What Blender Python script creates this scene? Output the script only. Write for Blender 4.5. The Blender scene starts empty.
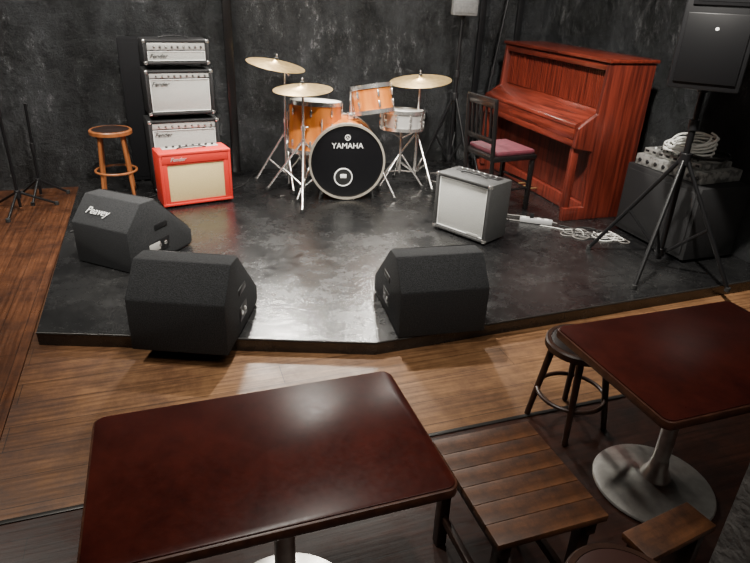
import bpy, bmesh, math, random
from mathutils import Vector, Matrix, Euler
random.seed(4)
D=math.radians
S=.07
scene=bpy.context.scene
COL=bpy.context.collection

# ---------------- materials ----------------
def new_mat(name):
    m=bpy.data.materials.new(name); m.use_nodes=True
    nt=m.node_tree; b=nt.nodes['Principled BSDF']
    return m,nt,b
def mat(name,col,rough=.5,metal=0.,col2=None,scale=20,bump=0.,bscale=200,stretch=(1,1,1),lo=.35,hi=.65,spec=None,coat=0,detail=6):
    m,nt,b=new_mat(name); N=nt.nodes; L=nt.links
    b.inputs['Base Color'].default_value=(*col,1); b.inputs['Roughness'].default_value=rough
    b.inputs['Metallic'].default_value=metal
    if spec is not None: b.inputs['Specular IOR Level'].default_value=spec
    if coat: b.inputs['Coat Weight'].default_value=coat; b.inputs['Coat Roughness'].default_value=.15
    tc=N.new('ShaderNodeTexCoord'); mp=N.new('ShaderNodeMapping'); mp.inputs['Scale'].default_value=stretch
    L.new(tc.outputs['Object'],mp.inputs[0])
    if col2:
        n=N.new('ShaderNodeTexNoise'); n.inputs['Scale'].default_value=scale; n.inputs['Detail'].default_value=detail
        L.new(mp.outputs[0],n.inputs['Vector'])
        r=N.new('ShaderNodeValToRGB'); r.color_ramp.elements[0].position=lo; r.color_ramp.elements[1].position=hi
        r.color_ramp.elements[0].color=(*col,1); r.color_ramp.elements[1].color=(*col2,1)
        L.new(n.outputs['Fac'],r.inputs[0]); L.new(r.outputs[0],b.inputs['Base Color'])
    if bump:
        n2=N.new('ShaderNodeTexNoise'); n2.inputs['Scale'].default_value=bscale; n2.inputs['Detail'].default_value=4
        L.new(mp.outputs[0],n2.inputs['Vector'])
        bp=N.new('ShaderNodeBump'); bp.inputs['Strength'].default_value=bump; bp.inputs['Distance'].default_value=.01
        L.new(n2.outputs['Fac'],bp.inputs['Height']); L.new(bp.outputs[0],b.inputs['Normal'])
    return m

BLK=mat('black_tolex',(.009,.009,.010),.6,bump=.3,bscale=400)
CARPET=mat('speaker_carpet',(.009,.010,.011),.95,col2=(.026,.027,.030),scale=150,bump=.6,bscale=260)
BLKPL=mat('black_plastic',(.008,.008,.009),.4)
BLKMATT=mat('black_matt',(.004,.004,.005),.8,spec=.2)
BLKGLOSS=mat('black_lacquer',(.008,.007,.007),.25)
BLKMET=mat('black_metal',(.010,.010,.011),.35,metal=.3)
CHROME=mat('chrome',(.80,.78,.75),.22,metal=.9)
STEEL=mat('brushed_steel',(.72,.70,.66),.30,metal=.85,col2=(.58,.56,.53),scale=30)
SILVERCLOTH=mat('silver_grille_cloth',(.34,.34,.32),.75,col2=(.54,.54,.51),scale=180,bump=.4,bscale=500,detail=2)
WHEAT=mat('wheat_grille_cloth',(.58,.44,.20),.8,col2=(.76,.61,.32),scale=160,bump=.4,bscale=500,detail=2)
PANEL=mat('silver_control_panel',(.62,.61,.58),.35,metal=.4)
RED=mat('red_tolex',(.60,.028,.018),.45,bump=.25,bscale=350)
GREYTOLEX=mat('grey_tolex',(.028,.028,.028),.55,col2=(.048,.048,.048),scale=90,bump=.3,bscale=300)
GREYSPK=mat('grey_speaker_case',(.10,.10,.10),.5,col2=(.14,.14,.14),scale=50)
WHITE=mat('white_paint',(.8,.8,.78),.5)
GREYP=mat('grey_print',(.35,.35,.35),.5)
AMBER=mat('amber_maple_lacquer',(.42,.115,.016),.35,col2=(.60,.20,.035),scale=14,stretch=(1,1,.25),spec=.35)
HEADW=mat('coated_drum_head',(.66,.64,.60),.6)
HEADB=mat('black_drum_head',(.005,.005,.006),.25)
BRASS=mat('cymbal_bronze',(.30,.20,.085),.36,metal=.8,col2=(.46,.33,.15),scale=25)
MAHOG=mat('piano_mahogany',(.055,.008,.005),.3,col2=(.20,.030,.016),scale=5,stretch=(8,8,.4),coat=.2)
MAHOG2=mat('piano_mahogany_side',(.050,.008,.005),.34,col2=(.15,.023,.013),scale=5,stretch=(8,8,.4),coat=.15)
MAHOGH=mat('piano_mahogany_lid',(.060,.009,.005),.27,col2=(.165,.026,.014),scale=5,stretch=(.5,7,7),coat=.25)
STOOLW=mat('stool_bentwood',(.20,.065,.020),.35,col2=(.32,.11,.035),scale=20,stretch=(1,1,.2))
DARKW=mat('dark_stool_wood',(.026,.011,.007),.4,col2=(.046,.020,.012),scale=20)
SEAT=mat('stool_vinyl',(.015,.009,.008),.35)
CUSH=mat('plum_cushion',(.11,.016,.028),.7,col2=(.07,.012,.02),scale=40)
CABLE=mat('black_cable',(.01,.01,.01),.5)
WCABLE=mat('white_cable',(.7,.7,.66),.5)
RUB=mat('rubber',(.015,.015,.015),.8)
FLIGHT=mat('worn_aluminium',(.42,.42,.40),.4,metal=.5,col2=(.16,.16,.155),scale=22,lo=.45,hi=.6)

def table_mat():
    m,nt,b=new_mat('table_laminate'); N=nt.nodes;L=nt.links
    tc=N.new('ShaderNodeTexCoord')
    n=N.new('ShaderNodeTexNoise'); n.inputs['Scale'].default_value=6; n.inputs['Detail'].default_value=10; n.inputs['Roughness'].default_value=.75
    L.new(tc.outputs['Object'],n.inputs['Vector'])
    r=N.new('ShaderNodeValToRGB'); e=r.color_ramp.elements
    e[0].position=.32;e[0].color=(.024,.0042,.0032,1);e[1].position=.70;e[1].color=(.070,.012,.0075,1)
    L.new(n.outputs['Fac'],r.inputs[0]);L.new(r.outputs[0],b.inputs['Base Color'])
    n2=N.new('ShaderNodeTexNoise'); n2.inputs['Scale'].default_value=60;n2.inputs['Detail'].default_value=6
    L.new(tc.outputs['Object'],n2.inputs['Vector'])
    mr=N.new('ShaderNodeMapRange'); mr.inputs[3].default_value=.24; mr.inputs[4].default_value=.38
    L.new(n2.outputs['Fac'],mr.inputs[0]);L.new(mr.outputs[0],b.inputs['Roughness'])
    b.inputs['Specular IOR Level'].default_value=.32
    return m
TABLE=table_mat()
TEDGE=mat('table_edge_band',(.05,.018,.011),.35,col2=(.09,.035,.020),scale=40)

def wall_mat():
    m,nt,b=new_mat('black_painted_wall'); N=nt.nodes;L=nt.links
    tc=N.new('ShaderNodeTexCoord')
    def noise(s,d,ro=.6,st=(1,1,1)):
        mp=N.new('ShaderNodeMapping');mp.inputs['Scale'].default_value=st;L.new(tc.outputs['Object'],mp.inputs[0])
        n=N.new('ShaderNodeTexNoise');n.inputs['Scale'].default_value=s;n.inputs['Detail'].default_value=d;n.inputs['Roughness'].default_value=ro
        L.new(mp.outputs[0],n.inputs['Vector']);return n
    def ramp(n,a,c1,bb,c2):
        r=N.new('ShaderNodeValToRGB');e=r.color_ramp.elements;e[0].position=a;e[0].color=(*c1,1);e[1].position=bb;e[1].color=(*c2,1)
        L.new(n.outputs['Fac'],r.inputs[0]);return r
    big=ramp(noise(2.6,10,.75,(1,1,.6)),.42,(.004,.0045,.005),.64,(.030,.032,.035))
    sc=ramp(noise(10,15,.95,(1,1,.5)),.535,(0,0,0),.60,(1,1,1))
    gate=ramp(noise(1.9,6,.65),.46,(.02,.02,.02),.58,(1,1,1))
    ml=N.new('ShaderNodeMath');ml.operation='MULTIPLY';L.new(sc.outputs[0],ml.inputs[0]);L.new(gate.outputs[0],ml.inputs[1])
    mx=N.new('ShaderNodeMix');mx.data_type='RGBA'
    L.new(big.outputs[0],mx.inputs[6]);mx.inputs[7].default_value=(.27,.27,.28,1)
    L.new(ml.outputs[0],mx.inputs[0])
    L.new(mx.outputs[2],b.inputs['Base Color'])
    b.inputs['Roughness'].default_value=.32
    bn=noise(8,12,.78)
    bp=N.new('ShaderNodeBump');bp.inputs['Strength'].default_value=1;bp.inputs['Distance'].default_value=.07
    L.new(bn.outputs['Fac'],bp.inputs['Height']);L.new(bp.outputs[0],b.inputs['Normal'])
    return m
WALL=wall_mat()

def stage_mat():
    m,nt,b=new_mat('worn_black_stage_paint'); N=nt.nodes;L=nt.links
    tc=N.new('ShaderNodeTexCoord')
    def noise(s,d,ro=.6,st=(1,1,1)):
        mp=N.new('ShaderNodeMapping');mp.inputs['Scale'].default_value=st;L.new(tc.outputs['Object'],mp.inputs[0])
        n=N.new('ShaderNodeTexNoise');n.inputs['Scale'].default_value=s;n.inputs['Detail'].default_value=d;n.inputs['Roughness'].default_value=ro
        L.new(mp.outputs[0],n.inputs['Vector']);return n
    def ramp(n,a,c1,bb,c2):
        r=N.new('ShaderNodeValToRGB');e=r.color_ramp.elements;e[0].position=a;e[0].color=(*c1,1);e[1].position=bb;e[1].color=(*c2,1)
        L.new(n.outputs['Fac'],r.inputs[0]);return r
    big=ramp(noise(2.0,10,.72),.40,(.004,.004,.0045),.70,(.016,.016,.016))
    sc=ramp(noise(20,15,.95),.54,(0,0,0),.62,(1,1,1))
    gate=ramp(noise(1.6,6,.7),.44,(.08,.08,.08),.60,(1,1,1))
    mg=N.new('ShaderNodeMath');mg.operation='MULTIPLY';L.new(sc.outputs[0],mg.inputs[0]);L.new(gate.outputs[0],mg.inputs[1])
    mx=N.new('ShaderNodeMix');mx.data_type='RGBA'
    L.new(big.outputs[0],mx.inputs[6]);mx.inputs[7].default_value=(.20,.195,.19,1)
    ml=N.new('ShaderNodeMath');ml.operation='MULTIPLY';ml.inputs[1].default_value=.5
    L.new(mg.outputs[0],ml.inputs[0]);L.new(ml.outputs[0],mx.inputs[0])
    br=N.new('ShaderNodeTexBrick');br.inputs['Scale'].default_value=1;br.inputs['Brick Width'].default_value=1.8;br.inputs['Row Height'].default_value=.9
    br.inputs['Mortar Size'].default_value=.003;br.inputs['Color1'].default_value=(1,1,1,1);br.inputs['Color2'].default_value=(.9,.9,.9,1);br.inputs['Mortar'].default_value=(.4,.4,.4,1)
    mp=N.new('ShaderNodeMapping');mp.inputs['Rotation'].default_value=(0,0,D(90));L.new(tc.outputs['Object'],mp.inputs[0]);L.new(mp.outputs[0],br.inputs['Vector'])
    m2=N.new('ShaderNodeMix');m2.data_type='RGBA';m2.blend_type='MULTIPLY';m2.inputs[0].default_value=1
    L.new(mx.outputs[2],m2.inputs[6]);L.new(br.outputs['Color'],m2.inputs[7]);L.new(m2.outputs[2],b.inputs['Base Color'])
    rr=N.new('ShaderNodeMapRange');rr.inputs[1].default_value=.35;rr.inputs[2].default_value=.65;rr.inputs[3].default_value=.15;rr.inputs[4].default_value=.36
    rn=noise(3,12,.8);L.new(rn.outputs['Fac'],rr.inputs[0]);L.new(rr.outputs[0],b.inputs['Roughness'])
    b.inputs['Specular IOR Level'].default_value=1
    bp=N.new('ShaderNodeBump');bp.inputs['Strength'].default_value=.45;bp.inputs['Distance'].default_value=.008
    bn=noise(7,9,.70);L.new(bn.outputs['Fac'],bp.inputs['Height']);L.new(bp.outputs[0],b.inputs['Normal'])
    return m
STAGE=stage_mat()

def floor_mat(name,c1,c2,c3,rough=.35,rowh=.11,bw=1.5,rot=0,streak=60,wear=(.6,.55,.5),light_falloff=None,scuff=0):
    m,nt,b=new_mat(name); N=nt.nodes;L=nt.links
    tc=N.new('ShaderNodeTexCoord');mp=N.new('ShaderNodeMapping');L.new(tc.outputs['Object'],mp.inputs[0]);mp.inputs['Rotation'].default_value=(0,0,rot)
    mp.inputs['Location'].default_value=(7.3,7.37,0)
    br=N.new('ShaderNodeTexBrick');br.inputs['Scale'].default_value=1;br.inputs['Brick Width'].default_value=bw;br.inputs['Row Height'].default_value=rowh
    br.inputs['Mortar Size'].default_value=.0015;br.inputs['Color1'].default_value=(*c1,1);br.inputs['Color2'].default_value=(*c2,1);br.inputs['Mortar'].default_value=(*c3,1)
    L.new(mp.outputs[0],br.inputs['Vector'])
    mp2=N.new('ShaderNodeMapping');mp2.inputs['Scale'].default_value=(3,streak,1);L.new(mp.outputs[0],mp2.inputs[0])
    n=N.new('ShaderNodeTexNoise');n.inputs['Scale'].default_value=1;n.inputs['Detail'].default_value=6;L.new(mp2.outputs[0],n.inputs['Vector'])
    r=N.new('ShaderNodeValToRGB');r.color_ramp.elements[0].position=.3;r.color_ramp.elements[0].color=(.40,.35,.30,1);r.color_ramp.elements[1].position=.7;r.color_ramp.elements[1].color=(1,1,1,1)
    L.new(n.outputs['Fac'],r.inputs[0])
    n3=N.new('ShaderNodeTexNoise');n3.inputs['Scale'].default_value=3.5;n3.inputs['Detail'].default_value=12;n3.inputs['Roughness'].default_value=.8;L.new(tc.outputs['Object'],n3.inputs['Vector'])
    r3=N.new('ShaderNodeValToRGB');r3.color_ramp.elements[0].position=.38;r3.color_ramp.elements[0].color=(*wear,1);r3.color_ramp.elements[1].position=.58
    L.new(n3.outputs['Fac'],r3.inputs[0])
    a=N.new('ShaderNodeMix');a.data_type='RGBA';a.blend_type='MULTIPLY';a.inputs[0].default_value=1
    L.new(br.outputs['Color'],a.inputs[6]);L.new(r.outputs[0],a.inputs[7])
    c=N.new('ShaderNodeMix');c.data_type='RGBA';c.blend_type='MULTIPLY';c.inputs[0].default_value=1
    L.new(a.outputs[2],c.inputs[6]);L.new(r3.outputs[0],c.inputs[7])
    out=c.outputs[2]
    if light_falloff:   # light falloff painted into the colour, darker towards the left
        x0,x1,dark=light_falloff
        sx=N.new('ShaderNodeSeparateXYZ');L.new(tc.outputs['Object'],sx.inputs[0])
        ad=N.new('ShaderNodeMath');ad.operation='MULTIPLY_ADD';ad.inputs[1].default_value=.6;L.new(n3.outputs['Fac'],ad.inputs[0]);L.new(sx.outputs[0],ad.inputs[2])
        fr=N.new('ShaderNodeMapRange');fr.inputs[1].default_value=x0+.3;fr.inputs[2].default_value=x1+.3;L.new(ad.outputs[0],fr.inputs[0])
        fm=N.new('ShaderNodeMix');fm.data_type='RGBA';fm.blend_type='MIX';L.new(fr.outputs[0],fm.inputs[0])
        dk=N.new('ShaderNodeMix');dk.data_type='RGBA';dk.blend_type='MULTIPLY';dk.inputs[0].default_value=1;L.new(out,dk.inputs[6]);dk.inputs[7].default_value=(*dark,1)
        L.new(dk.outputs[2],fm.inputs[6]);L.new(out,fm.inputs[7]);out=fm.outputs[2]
    if scuff:
        ns=N.new('ShaderNodeTexNoise');ns.inputs['Scale'].default_value=9;ns.inputs['Detail'].default_value=14;ns.inputs['Roughness'].default_value=.9;L.new(tc.outputs['Object'],ns.inputs['Vector'])
        rs=N.new('ShaderNodeValToRGB');rs.color_ramp.elements[0].position=.56;rs.color_ramp.elements[1].position=.64;rs.color_ramp.elements[1].color=(scuff,scuff,scuff,1);L.new(ns.outputs['Fac'],rs.inputs[0])
        sm=N.new('ShaderNodeMix');sm.data_type='RGBA';L.new(rs.outputs[0],sm.inputs[0]);L.new(out,sm.inputs[6]);sm.inputs[7].default_value=(.07,.045,.03,1);out=sm.outputs[2]
    L.new(out,b.inputs['Base Color'])
    mr=N.new('ShaderNodeMapRange');mr.inputs[1].default_value=.35;mr.inputs[2].default_value=.65;mr.inputs[3].default_value=rough+.12;mr.inputs[4].default_value=rough-.08
    L.new(n3.outputs['Fac'],mr.inputs[0]);L.new(mr.outputs[0],b.inputs['Roughness'])
    bp=N.new('ShaderNodeBump');bp.inputs['Strength'].default_value=.15;bp.inputs['Distance'].default_value=.004
    L.new(n.outputs['Fac'],bp.inputs['Height']);L.new(bp.outputs[0],b.inputs['Normal'])
    return m
TAN=floor_mat('oak_plank_floor',(.34,.185,.090),(.28,.148,.070),(.05,.025,.012),rough=.40,wear=(.55,.48,.43),rowh=.15,bw=2.2,light_falloff=(-.75,.15,(.36,.29,.27)),scuff=.5)
MIDB=floor_mat('worn_brown_plank_floor',(.14,.056,.026),(.10,.040,.019),(.02,.009,.005),rough=.32,wear=(.33,.28,.26),rot=D(90),scuff=.6)
BROWN=floor_mat('dark_plank_floor',(.060,.022,.014),(.044,.016,.010),(.008,.004,.003),rough=.36,rowh=.2,wear=(.35,.35,.35))
BENCHW=floor_mat('worn_bench_boards',(.18,.074,.031),(.14,.055,.023),(.02,.01,.006),rough=.45,rowh=40,bw=90,streak=40,wear=(.22,.18,.16),scuff=.5)
PLASTER=mat('grey_rough_plaster',(.12,.115,.11),.9,col2=(.24,.23,.22),scale=12,bump=.8,bscale=40)

# ---------------- geometry helpers ----------------
def grp(name,loc=(0,0,0),rz=0,rot=None):
    e=bpy.data.objects.new(name,None);COL.objects.link(e);e.location=loc
    e.rotation_euler=rot if rot else (0,0,rz);e.empty_display_size=.1;return e
def link(name,me,parent,m,loc=(0,0,0),rot=(0,0,0),smooth=True):
    o=bpy.data.objects.new(name,me);COL.objects.link(o)
    if m: me.materials.append(m)
    o.location=loc;o.rotation_euler=rot
    if parent:o.parent=parent
    if smooth and hasattr(me,'polygons'):
        for p in me.polygons:p.use_smooth=True
        try: me.set_sharp_from_angle(angle=D(35))
        except Exception: pass
    return o
def box(parent,name,size,loc,m,bev=.004,rot=(0,0,0),seg=2):
    bm=bmesh.new();bmesh.ops.create_cube(bm,size=1)
    bmesh.ops.scale(bm,vec=size,verts=bm.verts)
    if bev: bmesh.ops.bevel(bm,geom=bm.edges[:],offset=min(bev,min(size)*.45),segments=seg,affect='EDGES',profile=.5)
    me=bpy.data.meshes.new(name);bm.to_mesh(me);bm.free();return link(name,me,parent,m,loc,rot)
def prism(parent,name,prof,w,m,loc=(0,0,0),rot=(0,0,0),bev=.0,axis='x'):
    bm=bmesh.new()
    if axis=='x': f=lambda a,b,s:(s*w/2,a,b)
    else: f=lambda a,b,s:(a,b,s*w/2)
    v1=[bm.verts.new(f(a,b,-1)) for a,b in prof];v2=[bm.verts.new(f(a,b,1)) for a,b in prof]
    n=len(prof);bm.faces.new(v1);bm.faces.new(v2[::-1])
    for i in range(n): bm.faces.new((v1[i],v2[i],v2[(i+1)%n],v1[(i+1)%n]))
    bmesh.ops.recalc_face_normals(bm,faces=bm.faces)
    if bev: bmesh.ops.bevel(bm,geom=bm.edges[:],offset=bev,segments=2,affect='EDGES',profile=.5)
    me=bpy.data.meshes.new(name);bm.to_mesh(me);bm.free();return link(name,me,parent,m,loc,rot)
def lathe(parent,name,prof,m,loc=(0,0,0),rot=(0,0,0),seg=48):
    bm=bmesh.new();rings=[]
    for r,z in prof:
        if r<1e-6: rings.append([bm.verts.new((0,0,z))])
        else: rings.append([bm.verts.new((r*math.cos(2*math.pi*i/seg),r*math.sin(2*math.pi*i/seg),z)) for i in range(seg)])
    for a,b in zip(rings,rings[1:]):
        for i in range(seg):
            j=(i+1)%seg
            if len(a)==1 and len(b)==1: continue
            if len(a)==1: bm.faces.new((a[0],b[j],b[i]))
            elif len(b)==1: bm.faces.new((a[i],a[j],b[0]))
            else: bm.faces.new((a[i],a[j],b[j],b[i]))
    bmesh.ops.recalc_face_normals(bm,faces=bm.faces)
    me=bpy.data.meshes.new(name);bm.to_mesh(me);bm.free();return link(name,me,parent,m,loc,rot)
def cyl(parent,name,r,h,loc,m,rot=(0,0,0),r2=None,seg=32,bev=.002):
    r2=r if r2 is None else r2;b=min(bev,h*.3,r*.3,r2*.3 if r2>0 else 1)
    return lathe(parent,name,[(0,-h/2),(r-b,-h/2),(r,-h/2+b),(r2,h/2-b),(r2-b,h/2),(0,h/2)],m,loc,rot,seg)
def rod(parent,name,a,b,r,m,r2=None,seg=14):
    a=Vector(a);b=Vector(b);d=b-a;q=d.to_track_quat('Z','Y').to_euler()
    return cyl(parent,name,r,d.length,(a+b)/2,m,tuple(q),r2,seg,.001)
def torus(parent,name,R,r,loc,m,rot=(0,0,0)):
    prof=[(R+r*math.cos(t*math.pi/5),r*math.sin(t*math.pi/5)) for t in range(11)]
    return lathe(parent,name,prof,m,loc,rot,56)
def wire(parent,name,pts,r,m,cyc=False):
    c=bpy.data.curves.new(name,'CURVE');c.dimensions='3D';c.bevel_depth=r;c.bevel_resolution=3;c.resolution_u=8
    s=c.splines.new('NURBS');s.points.add(len(pts)-1)
    for p,q in zip(s.points,pts):p.co=(*q,1)
    s.order_u=3;s.use_endpoint_u=True;s.use_cyclic_u=cyc
    o=bpy.data.objects.new(name,c);COL.objects.link(o);c.materials.append(m)
    if parent:o.parent=parent
    return o
def text(parent,name,s,size,loc,rot,m,shear=0,ext=.001,align='CENTER'):
    c=bpy.data.curves.new(name,'FONT');c.body=s;c.size=size;c.extrude=ext;c.shear=shear;c.align_x=align;c.align_y='CENTER'
    o=bpy.data.objects.new(name,c);COL.objects.link(o);c.materials.append(m);o.location=loc;o.rotation_euler=rot
    if parent:o.parent=parent
    return o
FACE=(D(90),0,0)   # text facing local -Y

# ---------------- room ----------------
def poly(name,pts,z0,z1,m):
    bm=bmesh.new();a=[bm.verts.new((x,y,z0)) for x,y in pts];b=[bm.verts.new((x,y,z1)) for x,y in pts]
    bm.faces.new(a[::-1]);bm.faces.new(b)
    for i in range(len(pts)): j=(i+1)%len(pts);bm.faces.new((a[i],a[j],b[j],b[i]))
    bmesh.ops.recalc_face_normals(bm,faces=bm.faces)
    me=bpy.data.meshes.new(name);bm.to_mesh(me);bm.free();return link(name,me,None,m,smooth=False)
XL,XR,YB,YF,ZC=-2.6,3.62,5.5,-1.2,3.1
poly('floor',[(XL,YF),(XR,YF),(XR,YB),(XL,YB)],-.08,-.021,BROWN)
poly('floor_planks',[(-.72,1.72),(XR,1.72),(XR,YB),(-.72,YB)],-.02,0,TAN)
poly('floor_planks_side',[(XL,1.30),(-.724,1.30),(-.724,YB),(XL,YB)],-.02,0,MIDB)
poly('floor_front',[(XL,YF),(XR,YF),(XR,1.716),(-.72,1.716),(-.72,1.296),(XL,1.296)],-.02,-.001,BROWN)
poly('wall_back',[(XL,YB),(XR+.1,YB),(XR+.1,YB+.1),(XL,YB+.1)],0,ZC,WALL)
poly('wall_right',[(XR,YF),(XR+.1,YF),(XR+.1,YB),(XR,YB)],0,ZC,WALL)
poly('wall_left',[(XL-.1,YF),(XL,YF),(XL,YB),(XL-.1,YB)],0,ZC,WALL)
poly('wall_front',[(XL,YF-.1),(XR,YF-.1),(XR,YF),(XL,YF)],0,ZC,WALL)
poly('ceiling',[(XL,YF),(XR,YF),(XR,YB),(XL,YB)],ZC,ZC+.08,mat('dark_ceiling',(.03,.03,.03),.8))
poly('stage_platform',[(-.68,2.86),(.87,2.34),(XR-.005,2.42),(XR-.005,5.495),(-.70,5.495)],.001,S,STAGE)
NOSE=mat('stage_nosing',(.03,.028,.026),.35,metal=.4)
TAPE=mat('grey_floor_tape',(.10,.10,.10),.6,col2=(.22,.22,.21),scale=14)
tr=grp('trim_stage')
rod(tr,'nosing_left',(-.68,2.862,S-.003),(.87,2.342,S-.003),.006,NOSE)
rod(tr,'nosing_right',(.87,2.342,S-.003),(XR-.01,2.422,S-.003),.006,NOSE)
t=grp('trim_wall_post');box(t,'post',(.07,.05,ZC-.1),(.60,YB-.025,ZC/2+.02),BLKGLOSS,.004)
t=grp('trim_wall_panels')
for i,x in enumerate((2.95,3.35)):
    box(t,'batten_%d'%i,(.06,.03,ZC-.1),(x,YB-.015,ZC/2+.02),BLKMET,.004)
t=grp('trim_right_doorframe');box(t,'jamb',(.05,.09,2.1),(XR-.03,2.33,1.05),DARKW,.004)
t=grp('trim_floor_strip');box(t,'strip',(1.86,.035,.004),(-1.66,1.30,.002),TAPE,.001)
t=grp('trim_floor_joint');box(t,'strip',(XR+.70,.018,.004),((XR-.72)/2,1.718,.002),NOSE,.001)

# ---------------- amps ----------------
LOGO=mat('logo_dark_chrome',(.05,.05,.05),.4)
def amp(name,loc,rz,w,d,h,body,cloth,pan='none',logo=True,frame=.035,panel_h=.0,knobs=8,feet=True,topband=0.):
    g=grp(name,loc,rz); f0=.015 if feet else 0
    hz=h-f0
    t=.02
    box(g,'side_left',(t,d,hz),(-w/2+t/2,0,f0+hz/2),body,.006)
    box(g,'side_right',(t,d,hz),(w/2-t/2,0,f0+hz/2),body,.006)
    box(g,'top_board',(w-.01,d,t),(0,0,h-t/2),body,.006)
    box(g,'bottom_board',(w-.01,d,t),(0,0,f0+t/2),body,.006)
    box(g,'back_board',(w-2*t,.015,hz-2*t),(0,d/2-.02,f0+hz/2),body,.002)
    zt=h-t-panel_h-topband; zb=f0+t
    box(g,'baffle_cloth',(w-2*frame,.012,zt-zb-.02),(0,-d/2+.022,(zt+zb)/2),cloth,.002)
    fr=frame-t
    if fr>0:
        box(g,'frame_left',(fr+.004,.02,hz-2*t),(-w/2+t+fr/2,-d/2+.018,f0+hz/2),body,.002)
        box(g,'frame_right',(fr+.004,.02,hz-2*t),(w/2-t-fr/2,-d/2+.018,f0+hz/2),body,.002)
    for nm,sz,lc in (('piping_top',(w-2*frame,.006,.006),(0,-d/2+.012,zt-.008)),('piping_bottom',(w-2*frame,.006,.006),(0,-d/2+.012,zb+.008)),
                     ('piping_l',(.006,.006,zt-zb-.02),(-w/2+frame+.003,-d/2+.012,(zt+zb)/2)),('piping_r',(.006,.006,zt-zb-.02),(w/2-frame-.003,-d/2+.012,(zt+zb)/2))):
        box(g,nm,sz,lc,WHITE if cloth is SILVERCLOTH else body,.001)
    if topband: box(g,'top_band',(w-2*t,.02,topband),(0,-d/2+.014,h-t-topband/2),body,.003)
    if panel_h:
        box(g,'control_panel',(w-2*t-.004,.012,panel_h-.006),(0,-d/2+.016,h-t-panel_h/2),PANEL,.002)
        for i in range(knobs):
            x=-w/2+.08+i*(w-.14)/(knobs-1)
            cyl(g,'knob_%d'%i,.009,.016,(x,-d/2+.004,h-t-panel_h/2-.004),BLKPL,FACE,.007,14)
            cyl(g,'knob_cap_%d'%i,.005,.003,(x,-d/2-.005,h-t-panel_h/2-.004),CHROME,FACE,seg=10)
    if logo:
        if body is RED: text(g,'script_logo','Fender',.04,(-.13,-d/2+.002,h-.05),FACE,PANEL,shear=.4,ext=.002)
        else: text(g,'script_logo','Fender',.045,(-w/2+frame+.075,-d/2+.012,zt-.042),FACE,LOGO,shear=.4,ext=.002)
    if feet:
        for i,(x,y) in enumerate(((-1,-1),(1,-1),(-1,1),(1,1))):
            cyl(g,'foot_%d'%i,.018,.016,(x*(w/2-.05),y*(d/2-.04),.008),RUB,seg=14)
    for i,(x,z) in enumerate(((-1,0),(1,0),(-1,1),(1,1))):
        box(g,'corner_%d'%i,(.028,.028,.028),(x*(w/2-.0125),-d/2+.0125,f0+.0125 if z==0 else h-.0125),CHROME if body is not RED else RED,.008)
    wire(g,'handle',[(-.11,0,h+.002),(-.09,0,h+.014),(0,0,h+.017),(.09,0,h+.014),(.11,0,h+.002)],.005,BLKPL)
    return g
A=D(7)
ax,ay=.15,5.12
def stk(z,w,d,h,**k):
    return amp('guitar_amplifier',(ax,ay,z),A,w,d,h,BLK,SILVERCLOTH,frame=.03,**k)
stk(S,.54,.27,.57,panel_h=.05,knobs=9)
stk(S+.594,.50,.27,.345,panel_h=.04,knobs=9)
stk(S+.963,.48,.25,.19,panel_h=.055,knobs=9)
g=grp('tall_black_box',(-.125,5.395,S+.001),0)  # tall matt black box behind the amp stack
box(g,'cabinet',(.27,.18,1.12),(0,0,.575),BLKMATT,.006)
box(g,'grille',(.24,.006,1.06),(0,-.091,.575),BLKMATT,.002)
for i,(a,b) in enumerate(((1,1),(-1,1),(1,-1),(-1,-1))): cyl(g,'foot_%d'%i,.02,.016,(.08*a,.06*b,.008),RUB)

g=amp('guitar_amplifier',(.19,4.70,S),D(11),.53,.22,.415,RED,WHEAT,frame=.05,topband=.06)
box(g,'rear_control_plate',(.42,.08,.004),(0,.05,.417),PANEL,.001)
for i in range(8): cyl(g,'knob_t%d'%i,.010,.014,(-.17+i*.049,.05,.426),BLKPL,seg=12)
rg=amp('guitar_amplifier',(1.995,3.58,S),D(-63.5),.46,.25,.42,GREYTOLEX,SILVERCLOTH,logo=False,frame=.03)
box(rg,'top_control_plate',(.36,.07,.004),(0,.06,.422),BLKPL,.001)
for i in range(7): cyl(rg,'knob_t%d'%i,.009,.014,(-.14+i*.047,.06,.431),CHROME,seg=12)
box(rg,'badge',(.10,.004,.018),(.12,-.116,.05),PANEL,.001)

# ---------------- wedge monitors ----------------
def wedge(loc,rz,w,logo=False,side=1,k=1.0):
    g=grp('stage_monitor_wedge',loc,rz)
    prof=[(0,.0),(.52,.0),(.54,.02),(.54,.10),(.24,.385*k),(.13,.39*k),(.0,.25*k)]
    prism(g,'cabinet',prof,w,CARPET,(0,0,.004),bev=.008)
    a=Vector((0,.24,.385*k));b=Vector((0,.54,.10));mid=(a+b)/2;ang=math.atan2(b.z-a.z,b.y-a.y)
    box(g,'speaker_grille',(w-.03,(b-a).length-.03,.008),(0,mid.y+.004,mid.z+.008),BLKPL,.003,(ang,0,0))
    x=side*(w/2)
    box(g,'jack_plate',(.004,.12,.075),(x,.27,.10),BLKPL,.001)
    cyl(g,'jack_a',.012,.006,(x+side*.003,.245,.10),CHROME,(0,D(90),0),seg=14)
    cyl(g,'jack_b',.012,.006,(x+side*.003,.295,.10),CHROME,(0,D(90),0),seg=14)
    box(g,'handle_cup',(.006,.11,.035),(x,.27,.22),BLKPL,.003)
    for i,yy in enumerate((0,.45)): cyl(g,'foot_%d'%i,.012,.008,(0,yy+.04,.004),RUB,seg=12)
    if logo:
        an=math.atan2(.14*k,.13)
        text(g,'logo','Peavey',.060,(-.05,.055,.325*k),(an,0,0),WHITE,ext=.001,shear=.4)
    return g
wedge((-.035,2.49,S),D(-23),.455,k=1.04)
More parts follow.
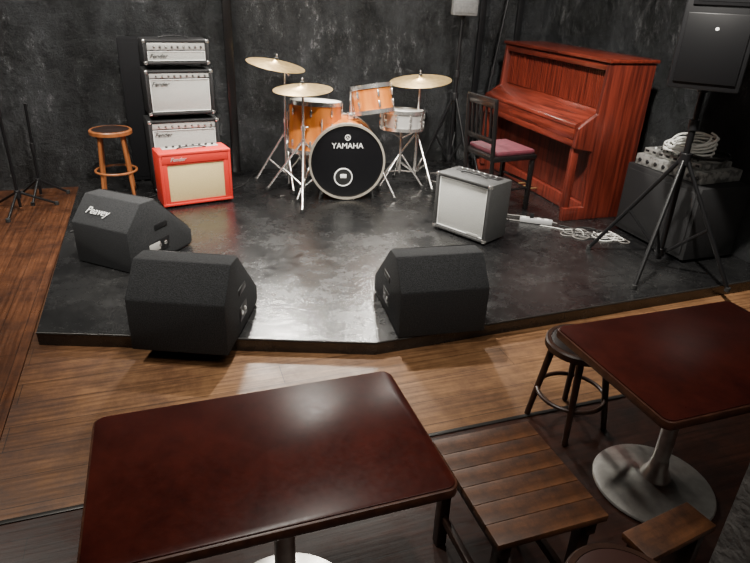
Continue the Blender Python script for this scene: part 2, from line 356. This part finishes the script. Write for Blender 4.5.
wedge((1.215,2.32,S),D(-6),.455,side=-1,k=.98)
w1=wedge((-.41,3.56,S),D(-42),.42,logo=True)
box(w1,'label',(.003,.09,.05),(.2135,.20,.10),PANEL,.001)

# ---------------- drum kit ----------------
KX=.05
def drum(parent,name,r,h,M,shell,hoop,headf,headb,lugs,hw=.02,hoopw=.012):
    e=bpy.data.objects.new(name,None);COL.objects.link(e);e.parent=parent;e.matrix_local=M;e.empty_display_size=.05
    lathe(e,'shell',[(r-.008,-h/2),(r,-h/2),(r,h/2),(r-.008,h/2)],shell,seg=64)
    for s,hd in ((1,headf),(-1,headb)):
        z=s*h/2
        lathe(e,'head',[(0,z+s*.004),(r*.9,z+s*.004),(r+.002,z)],hd,seg=64)
        lathe(e,'hoop',[(r-.002,z+s*.012),(r+hoopw,z+s*.012),(r+hoopw,z-s*hw),(r+.002,z-s*hw),(r-.002,z+s*.012)],hoop,seg=64)
    for i in range(lugs):
        a=2*math.pi*(i+.5)/lugs
        for s in (1,-1):
            box(e,'lug',(.016,.018,min(.05,h*.3)),((r+.008)*math.cos(a),(r+.008)*math.sin(a),s*(h/2-.07 if h>.25 else h*.2)),CHROME,.004,(0,0,a))
            rod(e,'rod',((r+.012)*math.cos(a),(r+.012)*math.sin(a),s*h/2),((r+.012)*math.cos(a),(r+.012)*math.sin(a),s*max(h/2-.1,0.01)),.003,CHROME,seg=8)
    return e
kit=grp('drum_kit',(KX,0,0))
kd=Vector((-.16,-.987,0)).normalized()
kc=Vector((1.335,4.68,S+.310))
Q=kd.to_track_quat('Z','Y')
M=Matrix.Translation(kc)@Q.to_matrix().to_4x4()
WHOOP=mat('chrome_wood_hoop',(.42,.38,.32),.25,metal=.5,col2=(.55,.50,.42),scale=20)
k=drum(kit,'bass_drum',.289,.42,M,AMBER,WHOOP,HEADB,HEADW,8,hw=.035,hoopw=.014)
upz=Q.inverted()@Vector((0,0,1));ang=math.atan2(upz.y,upz.x)-math.pi/2
def hp(u,v):
    c,s=math.cos(ang),math.sin(ang);return (u*c-v*s,u*s+v*c,.2155)
text(k,'head_logo','YAMAHA',.060,hp(0,.130),(0,0,ang),WHITE,ext=.0006)
torus(k,'emblem_ring',.020,.0025,hp(0,.195),WHITE)
for i in range(3): rod(k,'fork_%d'%i,hp(0,.195),hp(.017*math.sin(i*2.1),.195+.017*math.cos(i*2.1)),.0015,WHITE)
p=hp(-.03,-.12);torus(k,'port_ring',.07,.005,(p[0],p[1],.214),WHITE)
cyl(k,'port_hole',.066,.004,(p[0],p[1],.214),CABLE)
box(k,'pillow',(.05,.03,.003),(p[0]+.0,p[1]+.01,.2165),WHITE,.001)
side=Vector((-kd.y,kd.x,0))
for s in (-1,1):
    a=kc+side*s*.28+kd*.08+Vector((0,0,-.05));b=kc+side*s*.40+kd*.22;b.z=S+.008
    rod(kit,'spur_%d'%s,a,b,.009,CHROME)
    cyl(kit,'spur_tip_%d'%s,.014,.02,(b.x,b.y,S+.010),RUB,seg=12)
for s in (-1,1):
    rod(kit,'hoop_support',kc+side*s*.2+kd*.2+Vector((0,0,-.2)),kc+side*s*.22+kd*.2+Vector((0,0,-.304)),.008,RUB)
pb=kc-kd*.34;box(kit,'pedal_plate',(.10,.26,.012),(pb.x,pb.y,S+.008),STEEL,.003,(0,0,math.atan2(kd.x,-kd.y)))
tm=Matrix.Translation((1.565,4.68,.825))@Euler((D(-12),D(-6),0)).to_matrix().to_4x4()
drum(kit,'rack_tom',.155,.20,tm,AMBER,CHROME,HEADW,HEADW,6)
rod(kit,'tom_post',(1.40,4.72,.66),(1.40,4.72,.88),.012,CHROME)
rod(kit,'tom_arm',(1.40,4.72,.85),(1.47,4.70,.82),.009,CHROME)
box(kit,'tom_mount',(.06,.06,.05),(1.40,4.72,.69),CHROME,.008)
ft=Matrix.Translation((1.12,4.80,.60))@Euler((D(-4),D(3),0)).to_matrix().to_4x4()
drum(kit,'floor_tom',.205,.38,ft,AMBER,CHROME,HEADW,HEADW,8)
for i in range(3):
    a=D(30+120*i);x,y=1.12+.23*math.cos(a),4.80+.23*math.sin(a)
    rod(kit,'floor_tom_leg_%d'%i,(x,y,.70),(x,y,S+.02),.007,CHROME);cyl(kit,'floor_tom_foot_%d'%i,.015,.03,(x,y,S+.016),RUB,seg=12)
    box(kit,'leg_bracket_%d'%i,(.03,.03,.05),(x-.01*math.cos(a),y-.01*math.sin(a),.54),CHROME,.006)
sn=Matrix.Translation((1.87,4.78,.64))@Euler((D(-3),D(2),0)).to_matrix().to_4x4()
SNARE=mat('snare_white_shell',(.55,.54,.52),.3,metal=.5)
drum(kit,'snare_drum',.175,.14,sn,SNARE,CHROME,HEADW,HEADW,10,hw=.015)
def tripod(parent,x,y,z0,zj,zb,R,a0,m,r=.008,brace=True,n=3,angs=None):
    for i in range(n):
        a=D(angs[i] if angs else a0+360/n*i);c,s=math.cos(a),math.sin(a)
        rod(parent,'leg_%d'%i,(x+.015*c,y+.015*s,zj),(x+R*c,y+R*s,z0+.014),r,m)
        if brace: rod(parent,'brace_%d'%i,(x+.015*c,y+.015*s,zb),(x+R*.55*c,y+R*.55*s,z0+.014+(zj-z0)*.45),r*.8,m)
        cyl(parent,'tip_%d'%i,.016,.028,(x+R*c,y+R*s,z0+.0145),RUB,seg=12)
tripod(kit,1.87,4.78,S,.34,.20,.22,200,CHROME)
rod(kit,'snare_stand_post',(1.87,4.78,.18),(1.87,4.78,.56),.011,CHROME)
for i in range(3):
    a=D(80+120*i);rod(kit,'snare_basket_%d'%i,(1.87,4.78,.48),(1.87+.17*math.cos(a),4.78+.17*math.sin(a),.58),.006,CHROME)

def cymbal_stand(x,y,z,R,a0,tilt,legR=.28,zj=.5,boom=None):
    g=grp('cymbal_stand',(KX,0,0))
    bx,by=(x,y) if not boom else boom
    tripod(g,bx,by,S,zj,S+.10,legR,a0,CHROME,.010)
    rod(g,'lower_tube',(bx,by,S+.08),(bx,by,zj+.12),.014,CHROME)
    cyl(g,'clamp_low',.02,.04,(bx,by,zj+.11),CHROME,seg=16);cyl(g,'clamp_high',.02,.05,(bx,by,zj),CHROME,seg=16)
    rod(g,'wing',(bx,by,zj+.11),(bx+.04,by-.01,zj+.12),.006,CHROME)
    if boom:
        rod(g,'upper_tube',(bx,by,zj+.1),(bx,by,z-.05),.010,CHROME)
        rod(g,'boom_arm',(bx-(x-bx)*.6,by-(y-by)*.6,z-.09),(x,y,z),.007,CHROME)
    else:
        rod(g,'upper_tube',(bx,by,zj+.1),(bx,by,z),.010,CHROME)
    cyl(g,'tilter',.016,.05,(x,y,z-.04),CHROME,seg=14)
    E=Euler(tilt)
    lathe(g,'cymbal',[(0,.028),(.018,.026),(.035,.014),(.04,.010),(R*.6,.0),(R,-.018),(R,-.0195),(R*.6,-.003),(.04,.007),(0,.02)],BRASS,(x,y,z),tilt,72)
    n=E.to_matrix()@Vector((0,0,1));c=Vector((x,y,z))
    rod(g,'spindle',c-n*.02,c+n*.07,.004,CHROME);cyl(g,'felt',.016,.012,tuple(c+n*.035),RUB,tilt,seg=14)
    cyl(g,'wing_nut',.008,.014,tuple(c+n*.058),CHROME,tilt,seg=10)
    return g
cymbal_stand(.86,5.02,1.06,.235,30,(D(6),D(8),0),boom=(.92,5.0))
cymbal_stand(.98,4.60,.935,.225,15,(D(3),D(-3),0),legR=.36,zj=.52)
cymbal_stand(2.03,4.82,.96,.26,40,(D(3),D(-6),0),legR=.30)
g=grp('drum_throne',(1.60,5.20,S));cyl(g,'seat',.16,.07,(0,0,.43),BLKPL,bev=.02);rod(g,'post',(0,0,.10),(0,0,.40),.014,CHROME);tripod(g,0,0,0,.25,.1,.20,20,CHROME)

# ---------------- mic stands ----------------
def mic_stand(x,y,z0,h,tilt=(0,0),tri=True,boom=None,R=.25):
    g=grp('microphone_stand')
    if tri: tripod(g,x,y,z0,z0+.14,z0+.05,R,20,BLKMET,.009,brace=False)
    rod(g,'tube',(x,y,z0+.03),(x+tilt[0],y+tilt[1],z0+h),.011,BLKMET)
    cyl(g,'clutch',.018,.07,(x+tilt[0]*.55,y+tilt[1]*.55,z0+h*.55),BLKPL,seg=14)
    cyl(g,'hub',.022,.06,(x,y,z0+.13),BLKPL,seg=14)
    if boom: rod(g,'boom',(x+tilt[0],y+tilt[1],z0+h),boom,.007,BLKMET);cyl(g,'knuckle',.02,.04,(x+tilt[0],y+tilt[1],z0+h),BLKPL,(D(90),0,0),seg=14)
    return g
mic_stand(-1.08,4.95,0,1.34,(-.0,0))
mic_stand(-1.45,4.60,0,.90,(0,0),boom=(-1.25,4.7,1.05))
mic_stand(-.98,5.25,0,.74,(.02,0),R=.2)
mic_stand(2.84,5.16,S,1.65,(.22,.05),R=.18)

# ---------------- speakers on stands ----------------
def pa_speaker(name,x,y,z0,zb,w,d,h,rz,R,a0,zj,angs=None,body=BLKPL):
    g=grp(name)
    tripod(g,x,y,z0,zj,z0+.10,R,a0,BLKMET,.013,angs=angs)
    rod(g,'lower_tube',(x,y,z0+.06),(x,y,zj+.2),.019,BLKMET);rod(g,'upper_tube',(x,y,zj+.15),(x,y,zb+.02),.016,BLKMET)
    cyl(g,'hub_low',.03,.05,(x,y,z0+.11),BLKPL,seg=18);cyl(g,'hub_mid',.033,.07,(x,y,zj),BLKPL,seg=18);cyl(g,'collar',.028,.06,(x,y,zj+.2),BLKPL,seg=18)
    e=bpy.data.objects.new('speaker',None);COL.objects.link(e);e.parent=g;e.location=(x,y,zb);e.rotation_euler=(0,0,rz)
    pl=[(-w/2,-d/2),(w/2,-d/2),(w/2,-d*.1),(w*.30,d/2),(-w*.30,d/2),(-w/2,-d*.1)]
    prism(e,'cabinet',pl,h,body,(0,0,h/2),bev=.012,axis='z')
    box(e,'lower_grille',(w*.86,.012,h*.56),(0,-d/2-.004,h*.34),BLKMET if body is BLKPL else GREYSPK,.004)
    box(e,'horn',(w*.8,.012,h*.24),(0,-d/2-.003,h*.80),body,.004)
    prism(e,'horn_throat',[(-w*.34,0),(w*.34,0),(w*.2,.03),(-w*.2,.03)],h*.18,BLKMET,(0,-d/2-.011,h*.8),axis='z')
    cyl(e,'badge',.009,.004,(0,-d/2-.011,h*.50),WHITE,FACE,seg=20)
    cyl(e,'pole_socket',.03,.03,(0,0,-.01),BLKPL)
    return g
pa_speaker('pa_speaker_on_stand',2.93,2.74,S,1.19,.36,.34,.62,D(-50),.44,220,.78,angs=(212,292,125))
pa_speaker('pa_speaker_on_stand',2.60,5.20,S,1.44,.22,.20,.34,D(-12),.28,50,.75,body=GREYSPK)

# ---------------- rear black cabinet + mixer + cable coil ----------------
g=grp('speaker_cabinet',(3.35,3.08,S+.001),D(-90))
box(g,'cabinet',(.68,.42,.49),(0,0,.26),BLK,.012)
box(g,'grille',(.62,.01,.42),(0,-.212,.26),BLK,.004)
for i,(a,b) in enumerate(((1,1),(-1,1),(1,-1),(-1,-1))): cyl(g,'foot_%d'%i,.02,.016,(.28*a,.16*b,.008),RUB)
g=grp('rack_mixer',(3.35,3.10,S+.507),D(-86))
box(g,'chassis',(.56,.36,.075),(0,0,.039),FLIGHT,.006)
box(g,'upper_unit',(.48,.28,.04),(-.02,.0,.098),FLIGHT,.006)
for i in range(8):
    cyl(g,'socket_%d'%i,.014,.008,(-.24+i*.069,-.182,.038),BLKPL,FACE,seg=14)
    box(g,'slot_%d'%i,(.03,.003,.015),(-.23+i*.06,-.1405,.10),BLKPL,.001)
    for j in range(4): cyl(g,'knob_%d_%d'%(i,j),.007,.012,(-.20+i*.05,-.10+j*.06,.123),WHITE if (i+j)%3==0 else BLKPL,seg=10)
g=grp('cable_coil',(3.30,3.07,S+.63))
pts=[]
for i in range(150):
    a=i*2*math.pi/15;r_=.125+.025*math.sin(i*.7);pts.append((r_*math.cos(a),r_*1.15*math.sin(a),.012+.016*random.random()+.05*(i/150)+(.03+.05*(i/150))*(1+math.cos(a+.4))*.5))
wire(g,'coil',pts,.007,WCABLE)
pts=[]
for i in range(60):
    a=i*2*math.pi/14;r_=.13+.02*math.sin(i*.5);pts.append((.02+r_*math.cos(a),-.12+r_*math.sin(a),.012+.03*(i/60)+.01*random.random()))
wire(g,'coil_black',pts,.006,CABLE)

# ---------------- piano ----------------
g=grp('upright_piano',(2.82,3.63,S),D(-91.5))
Lp=1.50;H=1.17
arm=[(.56,0),(.56,H-.02),(.17,H-.02),(.15,.80),(.01,.70),(0,.56),(.16,.53),(.18,.10),(.0,.10),(0,0)]
for nm,x in (('side_panel_right',-.02),('side_panel_left',-Lp+.02)):
    prism(g,nm,arm,.04,MAHOG2,(x,0,0),bev=.004)
box(g,'lid',(Lp+.03,.42,.025),(-Lp/2,.365,H-.008),MAHOGH,.006)
box(g,'lid_front_rail',(Lp-.06,.03,.05),(-Lp/2,.185,H-.05),MAHOGH,.004)
box(g,'back',(Lp-.06,.03,H-.05),(-Lp/2,.54,H/2),MAHOG2,.004)
box(g,'upper_backing',(Lp-.08,.02,.34),(-Lp/2,.235,.97),MAHOG2,.002)
bm=bmesh.new();n=54;wv=(Lp-.09)/n
for i in range(n):
    x0=-Lp+.045+i*wv
    r_=bmesh.ops.create_cube(bm,size=1)['verts']
    bmesh.ops.scale(bm,vec=(wv*.60,.026,.30),verts=r_);bmesh.ops.translate(bm,vec=(x0+wv/2,.214,.975),verts=r_)
me=bpy.data.meshes.new('ribbed_panel');bm.to_mesh(me);bm.free();link('ribbed_panel',me,g,MAHOG,smooth=False)
prism(g,'fallboard',[(.22,.83),(.22,.80),(.01,.695),(-.005,.70),(.0,.725),(.16,.80)],Lp-.08,MAHOGH,(-Lp/2,0,0),bev=.003)
box(g,'key_slip',(Lp-.08,.03,.09),(-Lp/2,.015,.655),MAHOGH,.006)
box(g,'keybed',(Lp-.07,.26,.05),(-Lp/2,.13,.59),MAHOGH,.006)
box(g,'lower_panel',(Lp-.09,.02,.44),(-Lp/2,.22,.34),MAHOG2,.003)
box(g,'toe_rail',(Lp-.07,.05,.11),(-Lp/2,.20,.06),MAHOG2,.004)
for i in range(3):
    box(g,'pedal_%d'%i,(.02,.09,.008),(-Lp/2-.08+i*.08,.14,.05),BRASS,.003)
for i,x in enumerate((-.05,-Lp+.05)):
    box(g,'leg_%d'%i,(.05,.05,.50),(x,.04,.32),MAHOG2,.006)

# ---------------- piano chair ----------------
g=grp('slat_back_chair',(2.50,4.10,S+.002),D(-84))
for x in (-.18,.18):
    box(g,'front_leg',(.032,.032,.43),(x,.17,.215),BLKGLOSS,.004)
    rod(g,'back_post',(x,-.18,.001),(x,-.235,.86),.017,BLKGLOSS)
    rod(g,'side_stretcher',(x,.17,.18),(x,-.19,.18),.010,BLKGLOSS)
box(g,'seat_frame',(.41,.40,.04),(0,-.01,.43),BLKGLOSS,.008)
box(g,'cushion',(.38,.36,.04),(0,0,.468),CUSH,.018)
rod(g,'front_stretcher',(-.18,.17,.22),(.18,.17,.22),.010,BLKGLOSS)
rod(g,'rear_stretcher',(-.18,-.19,.25),(.18,-.19,.25),.010,BLKGLOSS)
box(g,'top_rail',(.38,.022,.07),(0,-.232,.835),BLKGLOSS,.006,(D(3.5),0,0))
box(g,'mid_rail',(.36,.02,.04),(0,-.214,.56),BLKGLOSS,.005,(D(3.5),0,0))
for i in range(5): rod(g,'slat_%d'%i,(-.12+i*.06,-.213,.57),(-.12+i*.06,-.231,.82),.009,BLKGLOSS)

# ---------------- stools ----------------
def stool(name,x,y,z0,h,r,wood,seatm,rz=0,sp=1.12):
    g=grp(name,(x,y,z0),rz)
    lathe(g,'seat_ring',[(0,h-.035),(r-.01,h-.035),(r,h-.03),(r,h-.006),(r-.006,h),(r-.02,h),(r-.02,h-.01),(0,h-.01)],wood)
    lathe(g,'seat_pad',[(0,h+.012),(r*.6,h+.010),(r-.022,h),(r-.02,h-.012),(0,h-.012)],seatm)
    for i in range(4):
        a=D(45+90*i);c,s=math.cos(a),math.sin(a)
        rod(g,'leg_%d'%i,(c*r*sp,s*r*sp,.0+.003),(c*r*.72,s*r*.72,h-.03),.012,wood,.015)
    torus(g,'foot_ring',r*.97,.009,(0,0,h*.38),wood)
    return g
stool('round_wooden_stool',-.375,5.00,S+.001,.51,.155,STOOLW,SEAT,sp=1.0)
stool('round_bar_stool',1.48,1.64,0,.40,.14,DARKW,SEAT,D(10))
stool('round_bar_stool',.875,.66,0,.42,.14,DARKW,mat('brown_vinyl',(.05,.022,.018),.4))

# ---------------- tables ----------------
def rrect(x0,x1,y0,y1,r,n=6):
    pts=[]
    for cx,cy,a0 in ((x1-r,y1-r,0),(x0+r,y1-r,90),(x0+r,y0+r,180),(x1-r,y0+r,270)):
        for i in range(n+1):
            a=D(a0+90*i/n);pts.append((cx+r*math.cos(a),cy+r*math.sin(a)))
    return pts
TZ=.61
def table(cx,cy,w,d,base=(0,0)):
    g=grp('cafe_table',(cx,cy,0))
    prism(g,'table_top_core',rrect(-w/2,w/2,-d/2,d/2,.03),.028,TEDGE,(0,0,TZ-.018),bev=.004,axis='z')
    prism(g,'table_top_laminate',rrect(-w/2+.006,w/2-.006,-d/2+.006,d/2-.006,.026),.006,TABLE,(0,0,TZ-.003),bev=.002,axis='z')
    bx,by=base
    R=.215
    lathe(g,'base_disc',[(0,.0),(R-.004,0),(R,.006),(R-.004,.012),(R*.85,.020),(R*.5,.034),(R*.25,.05),(.05,.065),(.036,.09),(.03,.13)],STEEL,(bx,by,.0),seg=72)
    lathe(g,'column',[(.028,.10),(.028,TZ-.06),(.05,TZ-.045),(.05,TZ-.032),(0,TZ-.032)],STEEL,(bx,by,0),seg=32)
    box(g,'spider_x',(w*.6,.03,.012),(bx*.5,by*.5,TZ-.038),BLKMET,.002);box(g,'spider_y',(.03,d*.7,.012),(bx*.5,by*.5,TZ-.040),BLKMET,.002)
    return g
table(.155,1.135,.805,.49,(.03,-.02))
table(1.58,1.20,.78,.53,(.0,.03))

# ---------------- bench with worn boards ----------------
g=grp('wooden_slat_stool',(.835,1.07,0))
bw=.33;n=6;dd=.40
for i in range(n):
    box(g,'board_%d'%i,(bw,dd/n-.0015,.022),(0,-dd/2+dd/n*(i+.5),.39),BENCHW,.002)
for s in (-1,1): box(g,'rail_%d'%s,(.03,dd-.02,.05),(s*(bw/2-.035),0,.354),DARKW,.004)
for sx in (-1,1):
    for sy in (-1,1): box(g,'leg',(.035,.035,.345),(sx*(bw/2-.04),sy*(dd/2-.04),.1725),DARKW,.004)
    box(g,'stretcher',(.02,dd-.08,.03),(sx*(bw/2-.04),0,.12),DARKW,.003)
g=grp('wooden_plank_bench',(1.235,.865,0),D(8))
box(g,'plank',(.27,.10,.025),(0,0,.268),BENCHW,.004)
for s in (-1,1): box(g,'support_%d'%s,(.03,.08,.256),(s*.10,0,.128),DARKW,.003)
poly('wall_pillar',[(1.28,.30),(1.62,.30),(1.62,.76),(1.28,.76)],0,ZC,PLASTER)

# ---------------- cables & power strip ----------------
g=grp('power_strip',(2.60,3.64,S),D(-35))
box(g,'strip',(.24,.045,.035),(0,0,.019),GREYP,.005)
for i in range(4): box(g,'outlet_%d'%i,(.03,.022,.004),(-.09+i*.055,0,.038),WHITE,.001);
box(g,'plug_0',(.03,.03,.035),(-.035,0,.056),BLKPL,.004)
def floorcable(pts,m=CABLE,r=.004,name='floor_cable'):
    g=grp(name);wire(g,'cable',[(x,y,S+r+.001) for x,y in pts],r,m)
GCABLE=mat('grey_cable',(.16,.15,.14),.5)
floorcable([(2.74,3.55),(2.85,3.45),(2.7,3.35),(2.9,3.3),(3.0,3.42),(2.82,3.5),(2.72,3.3),(2.95,3.2)])
floorcable([(2.5,3.7),(2.32,3.8),(2.25,4.3),(2.35,4.6),(2.6,5.0)],GCABLE)
floorcable([(2.5,3.74),(2.3,3.78),(2.2,3.6)])
floorcable([(-.6,4.6),(-.4,4.55),(-.25,4.62),(-.2,4.8),(-.1,4.9)])
floorcable([(.46,4.9),(.62,5.0),(.7,5.3),(.8,5.4)])
floorcable([(2.6,3.58),(2.7,3.5),(2.72,3.45),(2.9,3.45),(2.78,3.3)],WCABLE,.003)
floorcable([(-.66,4.2),(-.5,4.3),(-.55,4.5),(-.66,4.9)],CABLE,.005)
# tangled leads beside the piano end and the small combo
for k_ in range(4):
    cx_,cy_=2.78+.10*k_,3.36-.05*k_
    pp=[]
    for i in range(26):
        a=i*.75+k_;rr_=.07+.05*math.sin(i*1.3+k_)
        pp.append((cx_+rr_*1.3*math.cos(a),min(cy_+rr_*math.sin(a),3.52)))
    pp=[(min(x_,3.05),y_) for x_,y_ in pp]
    floorcable(pp,(GCABLE,CABLE,WCABLE,GCABLE)[k_],.0035)
floorcable([(2.18,3.72),(2.28,3.95),(2.12,4.1),(2.3,4.2),(2.45,3.85),(2.62,3.78),(2.75,3.58)],GCABLE,.004)
floorcable([(2.55,4.75),(2.3,4.7),(2.22,4.95),(2.4,5.1),(2.52,4.85),(2.34,4.5)],GCABLE,.004)

# ---------------- lights ----------------
def spot(name,loc,tgt,power,size,blend,col,rad=.06):
    l=bpy.data.lights.new(name,'SPOT');l.energy=power;l.spot_size=D(size);l.spot_blend=blend;l.color=col;l.shadow_soft_size=rad
    o=bpy.data.objects.new(name,l);COL.objects.link(o);o.location=loc
    o.rotation_euler=(Vector(tgt)-Vector(loc)).to_track_quat('-Z','Y').to_euler()
W=(1,.95,.86)
spot('stage_spot_a',(.1,2.7,2.95),(.4,4.9,.6),720,90,.7,W)
spot('stage_spot_b',(1.1,3.9,3.0),(1.2,3.9,.1),500,86,.6,W)
spot('stage_spot_c',(1.7,2.2,2.95),(3.1,4.0,.6),820,88,.7,W)
spot('stage_spot_d',(.3,1.7,3.0),(.4,2.2,0),165,76,.8,W)
spot('stage_spot_e',(.9,5.35,2.15),(1.0,3.9,.1),360,80,.7,W,.12)
spot('stage_spot_f',(2.1,5.35,2.15),(1.9,3.9,.1),300,80,.7,W,.12)
spot('wall_fill_g',(-.9,4.7,3.0),(-.8,5.5,1.0),300,120,.9,W,.05)  # added wash, grazes the wall to bring out its bumps
spot('wall_fill_h',(1.5,4.7,3.0),(1.6,5.5,1.0),200,120,.9,W,.05)  # second added wash along the back wall
spot('side_fill_i',(-1.5,3.0,3.0),(-1.2,3.2,0),270,90,.8,W,.08)  # added fill to brighten the floor left of the stage
l=bpy.data.lights.new('room_fill_light','AREA');l.shape='RECTANGLE';l.size=2.5;l.size_y=.8;l.energy=62;l.color=(1,.93,.84)  # added overhead fill for the front of the room, not a fixture
o=bpy.data.objects.new('room_fill_light',l);COL.objects.link(o);o.location=(1.1,.3,3.0)
w=bpy.data.worlds.new('world');scene.world=w;w.use_nodes=True
w.node_tree.nodes['Background'].inputs[0].default_value=(.5,.5,.55,1);w.node_tree.nodes['Background'].inputs[1].default_value=.1

# ---------------- camera ----------------
p=D(26);yw=D(20);r=D(2.5)
F=Vector((math.sin(yw)*math.cos(p),math.cos(yw)*math.cos(p),-math.sin(p)))
R0=Vector((math.cos(yw),-math.sin(yw),0));U0=R0.cross(F)
R=R0*math.cos(r)+U0*math.sin(r);U=-R0*math.sin(r)+U0*math.cos(r)
cam=bpy.data.cameras.new('camera');cam.lens=36*600/750;cam.sensor_width=36;cam.sensor_fit='HORIZONTAL';cam.clip_start=.02
co=bpy.data.objects.new('camera',cam);COL.objects.link(co)
m3=Matrix((R,U,-F)).transposed();co.matrix_world=Matrix.Translation((0,0,1.62))@m3.to_4x4()
scene.camera=co
